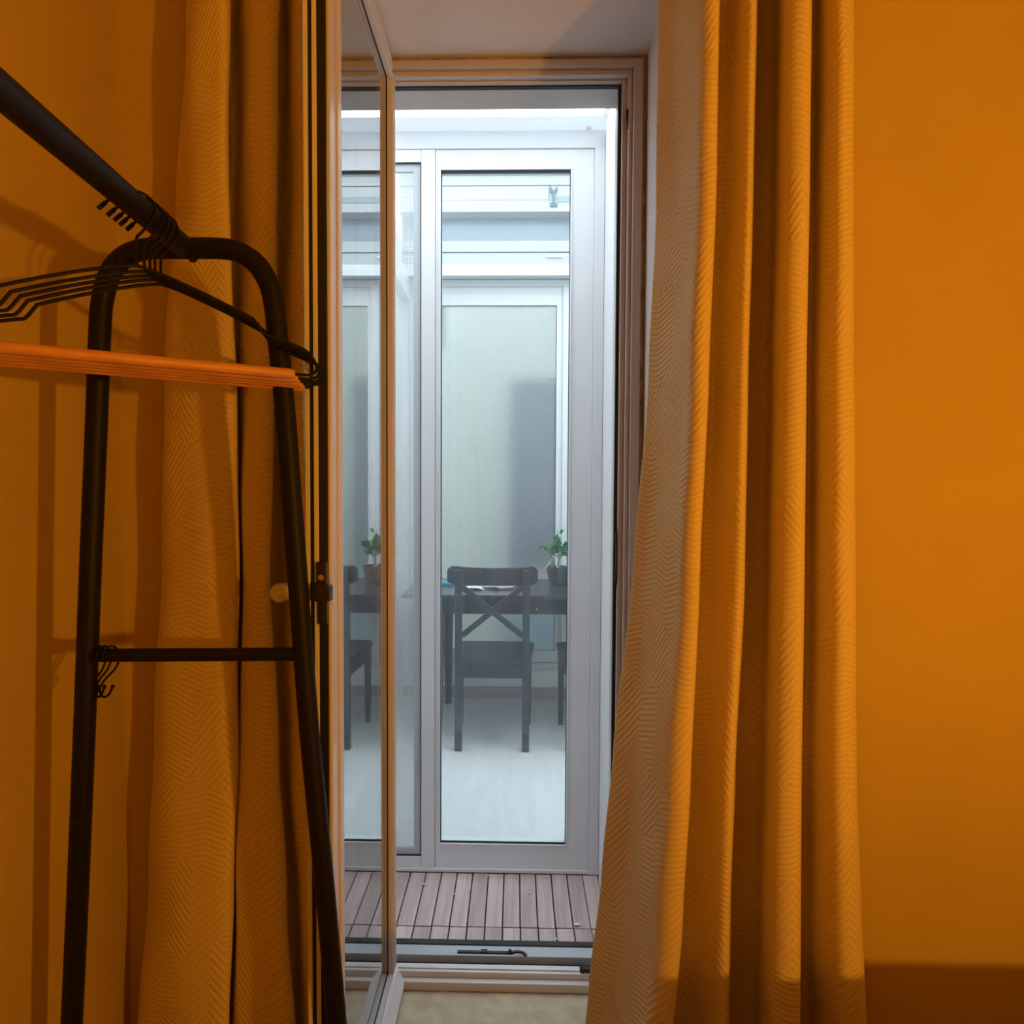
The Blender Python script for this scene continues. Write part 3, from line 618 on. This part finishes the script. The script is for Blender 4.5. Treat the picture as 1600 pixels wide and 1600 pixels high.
for k in range(11):
    an = 2*math.pi*k/11+rnd.uniform(-.2, .2); el = rnd.uniform(0.45, 1.45); Ln = rnd.uniform(0.065, 0.115)
    s0 = B+Vector((0, 0, rnd.uniform(0.045, 0.08))); dr = Vector((math.cos(an)*math.cos(el), math.sin(an)*math.cos(el), math.sin(el)))
    e0 = s0+dr*Ln; mid = s0+dr*Ln*0.5+Vector((0, 0, 0.008)); mb.tube([s0, mid, e0], [0.003, 0.0022, 0.0012], 5); tips.append((s0, mid, e0))
B2 = Vector((PX-0.035, PY+0.005, TZ+0.094)); mb.tube([B2, B2+Vector((-0.004, 0, 0.07)), B2+Vector((0.008, 0, 0.12))], [0.0045, 0.003, 0.0015], 6); tips.append((B2+Vector((-0.004, 0, 0.07)), B2+Vector((0, 0, 0.1)), B2+Vector((0.008, 0, 0.12))))
prt(mb, 'stem', BARK, pot, smooth=True)
mb = MB()
def leaf(mb, p, d, L_, W):
    d = d.normalized(); sd = d.cross(Vector((0, 0, 1)))
    if sd.length < .1: sd = Vector((1, 0, 0))
    sd.normalize(); sd = (Matrix.Rotation(rnd.uniform(-0.9, 0.9), 3, d) @ sd); nn = sd.cross(d)
    a = p; b = p+d*L_
    pts = [a, a+d*L_*0.3+sd*W, a+d*L_*0.65+sd*W*0.9, b-nn*0.002, a+d*L_*0.65-sd*W*0.9, a+d*L_*0.3-sd*W, a+d*L_*0.5-nn*W*0.35]
    mb.add(pts, [(0, 1, 6), (1, 2, 6), (2, 3, 6), (3, 4, 6), (4, 5, 6), (5, 0, 6)])
for (s0, mid, e0) in tips:
    for q in range(30):
        t = rnd.random(); p = s0.lerp(mid, t*2) if t < .5 else mid.lerp(e0, t*2-1)
        if t < 0.25: continue
        d = (e0-s0).normalized()*0.6+Vector((rnd.uniform(-1, 1), rnd.uniform(-1, 1), rnd.uniform(-0.4, 1)))
        leaf(mb, p, d, rnd.uniform(0.022, 0.036), rnd.uniform(0.0055, 0.0085))
    for q in range(3): leaf(mb, e0, (e0-s0).normalized()+Vector((rnd.uniform(-.6, .6), rnd.uniform(-.6, .6), rnd.uniform(-.2, .6))), rnd.uniform(0.024, 0.034), 0.0065)
top = B+Vector((0.008, 0, 0.198)); 
for q in ((0.6, 0, 1), (-1, 0, 0.8), (0.1, -.5, 1)): leaf(mb, top, Vector(q), 0.036, 0.0075)
o = prt(mb, 'foliage', LEAFM, pot); o['kind'] = 'stuff'
sk = atY(866, 868, PY-0.02); s1 = atY(852, 889, PY-0.02); s2 = atY(871, 889, PY-0.02)
prt(MB().tube([s1, sk, s2], 0.0022, 6), 'plant_support', PVC, pot, label='thin white bent support stick')
# crumpled cloth and paper
def blob(name, c, lx, ly, lz, m, seed, fold=0.25):
    n1, n2 = 26, 12; rr = random.Random(seed); ph = [rr.uniform(0, 6) for _ in range(6)]; vs = []; fs = []
    for i in range(n1+1):
        u = i/n1
        for j in range(n2):
            a = 2*math.pi*j/n2; env = math.sin(math.pi*min(max(u, 0.02), 0.98))**0.4
            k = env*(1+fold*math.sin(u*17+ph[0]+2*math.sin(a+ph[1]))*0.6+fold*0.5*math.sin(a*3+u*9+ph[2]))
            z = max(0.0, (math.sin(a)*0.5*k+0.5)*lz)
            vs.append((c[0]+(u-0.5)*lx, c[1]+math.cos(a)*ly/2*k+0.01*math.sin(u*7+ph[3]), c[2]+0.001+z))
    for i in range(n1):
        for j in range(n2):
            a = i*n2+j; b = i*n2+(j+1) % n2; fs.append((a, b, b+n2, a+n2))
    fs += [tuple(range(n2-1, -1, -1)), tuple(range(n1*n2, n1*n2+n2))]
    return MB().add(vs, fs).build(name, m, smooth=True)
p = atZ(780, 920, TZ)
tag(blob('folded_cloth', (p.x, p.y, TZ), 0.185, 0.07, 0.030, CLOTH, 4), 'crumpled white cloth on the table, seen through the chair back', 'cloth')
p = atZ(741, 921, TZ)
mb = MB(); vs = []; fs = []
for i in range(9):
    u = i/8
    for j in range(5):
        v = j/4; vs.append((p.x-0.055+u*0.11-0.02*v, p.y-0.03+v*0.16, TZ+0.0015+0.028*(u-0.1)**2*0+0.02*max(0, 0.5-u)**1.5+0.012*math.sin(u*3.1)))
for lay in (0,):
    for i in range(8):
        for j in range(4): a = i*5+j; fs.append((a, a+1, a+6, a+5))
o = MB().add(vs, fs).build('paper_sheet', mat('white_paper', (0.7, 0.7, 0.71), 0.7), smooth=True); sm = o.modifiers.new('solid', 'SOLIDIFY'); sm.thickness = 0.001
tag(o, 'pale curled sheet of paper on the table left of the crumpled cloth', 'paper')
p = atZ(699, 914, TZ)
tray = tag(MB().box(-0.075, 0.035, -0.07, 0.07, 0, 0.016).build('closed_book', TEAL, bevel=0.003), 'teal blue book lying flat at the left of the table', 'book'); tray.location = (p.x, p.y+0.03, TZ+0.0005)
p = atZ(769, 886, TZ)
tag(MB().lathe((-0.135, 4.24, TZ+0.0005), [(0.045, 0), (0.05, 0.004), (0.078, 0.045), (0.080, 0.047), (0.076, 0.046), (0.046, 0.008), (0.001, 0.006)], 30).build('serving_bowl', CLOTH, smooth=True), 'white bowl on the far side of the table behind the chair rail', 'bowl')

# ================================================================= CURTAINS
def curtain(name, keys, levels, prof, zt, zb, rows, label, seed, yscale=None, amp=0.0025):
    """keys: for each level (picture row) the x of the fold edges; prof: (segment, fraction, depth)"""
    rr = random.Random(seed)
    def keyx(y, i):
        if y <= levels[0]:
            s = (keys[1][i]-keys[0][i])/(levels[1]-levels[0]); return keys[0][i]+s*(y-levels[0])*0.5
        for a in range(len(levels)-1):
            if y <= levels[a+1] or a == len(levels)-2:
                t = (y-levels[a])/(levels[a+1]-levels[a]); tt = t if t > 1 else t*t*(3-2*t)*0.5+t*0.5
                return keys[a][i]+(keys[a+1][i]-keys[a][i])*tt
    ny = rows; cols = []
    for r_ in range(ny+1):
        z = zt+(zb-zt)*r_/ny
        # picture row for this height at mean depth
        v = Vector((0.0, 1.2, z))-CP; d = v.dot(fwd); py = PPY-F*v.dot(u2)/d
        ctrl = []
        for (seg, fr, dep) in prof:
            kx = keyx(py, seg) if fr == 0 else keyx(py, seg)+(keyx(py, min(seg+1, len(keys[0])-1))-keyx(py, seg))*fr
            dd = dep(py) if callable(dep) else dep
            P_ = ray(kx, py); X = P_.x/P_.y*dd
            ctrl.append(Vector((X, dd, z)))
        line = smooth_path(ctrl, 7)
        cols.append(line)
    n = len(cols[0]); vs = []; uv = []
    mid = ny//2
    arc = [0.0]
    for i in range(1, n): arc.append(arc[-1]+(cols[mid][i]-cols[mid][i-1]).length)
    for r_, line in enumerate(cols):
        for i, p in enumerate(line):
            w_ = amp*(math.sin(p.z*9+arc[i]*22+seed)+0.6*math.sin(p.z*21-arc[i]*35+seed*2)+0.5*math.sin(arc[i]*60+p.z*5))
            vs.append((p.x+w_*0.35, p.y+w_, p.z)); uv.append((arc[i], p.z))
    fs = [(r_*n+i, r_*n+i+1, (r_+1)*n+i+1, (r_+1)*n+i) for r_ in range(ny) for i in range(n-1)]
    me = bpy.data.meshes.new(name); me.from_pydata(vs, [], fs); me.materials.append(CURT)
    ul = me.uv_layers.new(name='UVMap')
    for lp in me.loops: ul.data[lp.index].uv = uv[lp.vertex_index]
    me.polygons.foreach_set('use_smooth', [True]*len(me.polygons))
    o = bpy.data.objects.new(name, me); COL.objects.link(o)
    s = o.modifiers.new('cloth', 'SOLIDIFY'); s.thickness = 0.0022; s.offset = 0
    return tag(o, label, 'curtain')
lv = [0, 300, 600, 900, 1200, 1400, 1600]
kR = [[1029, 1123, 1182, 1220, 1267, 1333],
      [1026, 1118, 1176, 1216, 1264, 1333],
      [1012, 1106, 1168, 1210, 1259, 1334],
      [990, 1092, 1163, 1204, 1256, 1336],
      [958, 1078, 1148, 1199, 1252, 1338],
      [940, 1066, 1141, 1194, 1251, 1345],
      [920, 1048, 1138, 1190, 1250, 1354]]
profR = [(0, 0, 1.285), (0, .28, 1.240), (0, .56, 1.175), (0, .76, 1.130), (0, .97, 1.125), (1, 0, 1.155), (0, .93, 1.235),
         (1, .12, 1.262), (1, .42, 1.235), (1, .70, 1.175), (1, .92, 1.160), (2, 0, 1.185), (1, .93, 1.255), (2, .25, 1.292), (2, .80, 1.285),
         (3, .03, 1.205), (3, .30, 1.145), (3, .82, 1.130), (4, 0, 1.155), (3, .92, 1.25), (4, .12, 1.270), (4, .36, 1.205), (4, .66, 1.162), (4, .93, 1.165), (5, 0, 1.19), (4, .96, 1.24), (4, .90, 1.285)]
curtain('curtain', kR, lv, profR, ZC-0.002, ZF+0.012, 110, 'ochre woven curtain hanging right of the window against the orange wall', 1.0)
kL = [[291, 357, 393, 435, 472],
      [275, 359, 389, 433, 473],
      [259, 366, 387, 428, 475],
      [251, 373, 381, 424, 477],
      [242, 371, 375, 434, 480],
      [233, 364, 371, 447, 484],
      [221, 360, 368, 461, 488]]
profL = [(0, .10, 1.285), (0, 0, 1.245), (0, .10, 1.205), (0, .45, 1.175), (0, .85, 1.165), (1, 0, 1.185), (0, .96, 1.255), (1, .35, 1.262), (1, .70, 1.215), (2, 0, 1.190),
         (2, .10, 1.180), (2, .55, 1.160), (2, .93, 1.165), (3, 0, 1.185), (2, .90, 1.235), (3, .2, 1.245), (3, .60, 1.195), (3, .95, 1.18), (4, 0, 1.20), (3, .97, 1.28)]
curtain('curtain', kL, lv, profL, ZC-0.002, ZF+0.012, 110, 'ochre woven curtain bunched at the left between the clothes rack and the open glass leaf', 2.3)

# ================================================================= CLOTHES RACK
rk = empty('clothes_rack', (-0.46, 0.55, ZF), 'black tubular metal clothes rack with splayed legs at the left', 'clothes rack')
YR = 0.985
def RP(px, py):
    p = atY(px, py, YR); y = YR+0.075*(p.x+0.46); return atY(px, py, y)
TR = 0.0142
pts = [RP(99, 1850), RP(116, 1520), RP(132, 1140), RP(141, 900), RP(150, 680), RP(156, 520)]
bend = [RP(160, 470), RP(171, 430), RP(192, 403), RP(222, 390), RP(256, 388)]
top = [RP(290, 388), RP(345, 388.5)]
bend2 = [RP(375, 395), RP(402, 414), RP(421, 446), RP(429, 482)]
rp = [RP(434, 530), RP(447, 660), RP(467, 930), RP(484, 1150), RP(505, 1360), RP(523, 1560), RP(548, 1850)]
allp = pts+bend+top+bend2+rp
# straight run of each leg down to the floor
def extend(a, b, z):
    d = a-b; return b+d*((z-b.z)/d.z)
allp[0] = extend(allp[0], allp[2], ZF+0.004); allp[-1] = extend(allp[-1], allp[-3], ZF+0.004)
path = smooth_path(allp, 5)
prt(MB().tube(path, TR, 16), 'end_frame', BLACK, rk, smooth=True)
bt = RP(290, 388); bz = bt.z
near = atZ(0, 141, bz); dirb = (near-bt).normalized()
nb = bt+dirb*0.93
prt(MB().tube([bt+dirb*0.011, bt+dirb*0.3, bt+dirb*0.6, nb], 0.0148, 18), 'top_rail', BLACK, rk, smooth=True)
prt(MB().tube([p+dirb*0.93 for p in path], TR, 12), 'end_frame', BLACK, rk, smooth=True)
a = RP(140, 1024); b = RP(470, 1022)
prt(MB().tube([a, b], 0.0093, 14), 'cross_bar', BLACK, rk, smooth=True)
prt(MB().tube([a+dirb*0.93, b+dirb*0.93], 0.0093, 12), 'cross_bar', BLACK, rk, smooth=True)
pb = RP(301, 402); prt(MB().tube([pb, pb+Vector((0, 0, -0.006))], [0.0075, 0.004], 10), 'bolt', BLACK, rk, smooth=True)
for q in (RP(127, 1276), RP(503, 1292)):
    prt(MB().tube([q+Vector((0, -0.0155, 0)), q+Vector((0, -0.011, 0))], 0.0025, 8), 'leg_pin', DKMETAL, rk, smooth=True)
for q in (path[0], path[-1]):
    prt(MB().tube([Vector((q.x, q.y, ZF+0.0005)), Vector((q.x, q.y, ZF+0.03))], 0.017, 14), 'foot_cap', RUBBER, rk, smooth=True)
    prt(MB().tube([Vector((q.x, q.y, ZF+0.0005))+Vector((dirb.x, dirb.y, 0))*0.93, Vector((q.x, q.y, ZF+0.03))+Vector((dirb.x, dirb.y, 0))*0.93], 0.017, 14), 'foot_cap', RUBBER, rk, smooth=True)

# hooks over the cross bar
def s_hook(px0, sc, label):
    cz = a.z; pts = []
    c0 = RP(px0, 1023); x0 = c0.x; y0 = c0.y
    base = [(-0.004, -0.013, -0.006), (-0.002, -0.0125, 0.004), (0, -0.006, 0.0112), (0.001, 0.003, 0.0120), (0.003, 0.0115, 0.006), (0.006, 0.0125, -0.008), (0.001, 0.009, -0.022), (-0.009, 0.004, -0.034), (-0.0145, 0.0, -0.045), (-0.0125, -0.003, -0.054), (-0.006, -0.005, -0.0575), (0.001, -0.006, -0.053), (0.0065, -0.007, -0.044)]
    P_ = [Vector((x0+bx*sc, y0+by, cz+bz_)) for bx, by, bz_ in base]
    mb = MB().tube(smooth_path(P_, 4), 0.0016, 8); mb.tube([P_[-1], P_[-1]+Vector((0.0008, 0, 0.004))], [0.0026, 0.0024], 8)
    o = mb.build('s_hook', WIRE, smooth=True, loc=c0); tag(o, label, 'hook', 'wire hooks on the rack cross bar')
s_hook(172, 1.0, 'black wire hook, right-hand one of three on the rack cross bar')
s_hook(161, 0.75, 'black wire hook, middle one of three on the rack cross bar')
s_hook(153, 0.6, 'black wire hook nearest the left post on the rack cross bar')

# ================================================================= HANGERS
def make_hanger():
    h = empty('coat_hanger', (0, 0, 0))
    W = lambda t, z, y=0: Vector((t, y, z))
    r = 0.0205
    hook = [W(-0.036, -0.009), W(-0.029, -0.001), W(-r, 0.006)]
    hook += [W(-r*math.cos(a_), 0.0170*math.sin(a_)) for a_ in [R(v) for v in (35, 55, 75, 100, 125, 150)]]
    hook += [W(r, -0.001), W(0.0175, -0.013), W(0.006, -0.030), W(0, -0.040), W(0, -0.072)]
    mb = MB().tube(smooth_path(hook, 4), 0.0017, 8); mb.tube([W(-0.0385, -0.0120), W(-0.031, -0.0033)], 0.0026, 8)
    mb.build('hook', WIRE, h, smooth=True)
    for s in (-1, 1):
        arm = [(0, -0.070), (0.026, -0.076), (0.08, -0.094), (0.128, -0.113), (0.134, -0.117), (0.144, -0.131), (0.153, -0.134), (0.180, -0.141), (0.200, -0.148), (0.212, -0.161), (0.215, -0.173), (0.206, -0.180), (0.190, -0.181), (0.170, -0.181)]
        mb = MB().tube(smooth_path([W(s*t, z) for t, z in arm], 4), 0.0021, 8); mb.build('shoulder_wire', WIRE, h, smooth=True)
    n = 14; pr = []
    mb = MB().tube([W(-0.184, -0.181), W(-0.178, -0.181), W(0.178, -0.181), W(0.184, -0.181)], [0.0060, 0.0069, 0.0069, 0.0060], 14); mb.build('trouser_bar', HWOOD, h, smooth=True)
    return h
hg = make_hanger(); kids(hg)
spec = [(212, 35.0, 'nearest the viewer'), (225, 36.0, 'second'), (234, 37, 'third'), (242, 36, 'fourth'), (251, 37.5, 'farthest')]
names = ['black wire hanger with wooden bar, nearest the viewer of the five on the rack', 'black wire hanger with wooden bar, second nearest on the rack',
         'black wire hanger with wooden bar, middle one of the five on the rack', 'black wire hanger with wooden bar, second from the far end of the rack',
         'black wire hanger with wooden bar, farthest of the five beside the rack end frame']
for i, (px, an, _) in enumerate(spec):
    # place on the rail where its picture column matches
    best = None
    for k in range(300):
        p = bt+dirb*(k*0.001); v = p-CP; x_ = PPX+F*v.dot(r2)/v.dot(fwd)
        if best is None or abs(x_-px) < best[0]: best = (abs(x_-px), p)
    h = hg if i == 0 else dup(hg)
    h.location = best[1]+Vector((0, 0, 0.0005)); h.rotation_euler = (0, 0, R(an))
    h.scale = (1, 1, 0.985+0.009*i)
    tag(h, names[i], 'hanger', 'coat hangers bunched on the rack rail')

# ================================================================= DESK AND LAMP (light the bedroom from behind the viewer, cast the low shadow)
ds = empty('low_table', (1.3, -0.05, ZF), 'wide low white table carrying the lit lamp, out of the frame to the lower right', 'table')
DW = mat('white_table_lacquer', (0.86, 0.82, 0.74), 0.5)
prt(MB().box(0.15, 2.2, -0.95, 0.82, 0.641, 0.666), 'table_top', DW, ds, bevel=0.003)
for lx in (0.19, 2.16):
    for ly in (-0.91, 0.77): prt(MB().box(lx-0.025, lx+0.025, ly-0.025, ly+0.025, ZF+0.0005, 0.6395), 'leg', DW, ds, bevel=0.002)
tl = empty('table_lamp', (LAMP.x, LAMP.y, 0.666), 'bare bulb table lamp standing on the low table, out of the frame', 'lamp')
prt(MB().lathe((LAMP.x, LAMP.y, 0.6665), [(0.08, 0), (0.08, 0.012), (0.03, 0.022), (0.008, 0.03)], 24), 'lamp_base', DKMETAL, tl, smooth=True)
prt(MB().tube([(LAMP.x, LAMP.y, 0.69), (LAMP.x, LAMP.y, LAMP.z-0.055)], 0.006, 10), 'pole', DKMETAL, tl, smooth=True)
prt(MB().tube([(LAMP.x, LAMP.y, LAMP.z-0.06), (LAMP.x, LAMP.y, LAMP.z-0.026)], 0.013, 12), 'socket', DKMETAL, tl, smooth=True)
n = 16; prof = [(0.0005, -0.028)]+[(0.028*math.sin(math.pi*k/12), -0.028*math.cos(math.pi*k/12)) for k in range(1, 12)]+[(0.0005, 0.028)]
prt(MB().lathe(LAMP, prof, 20), 'bulb', BULB, tl, smooth=True)
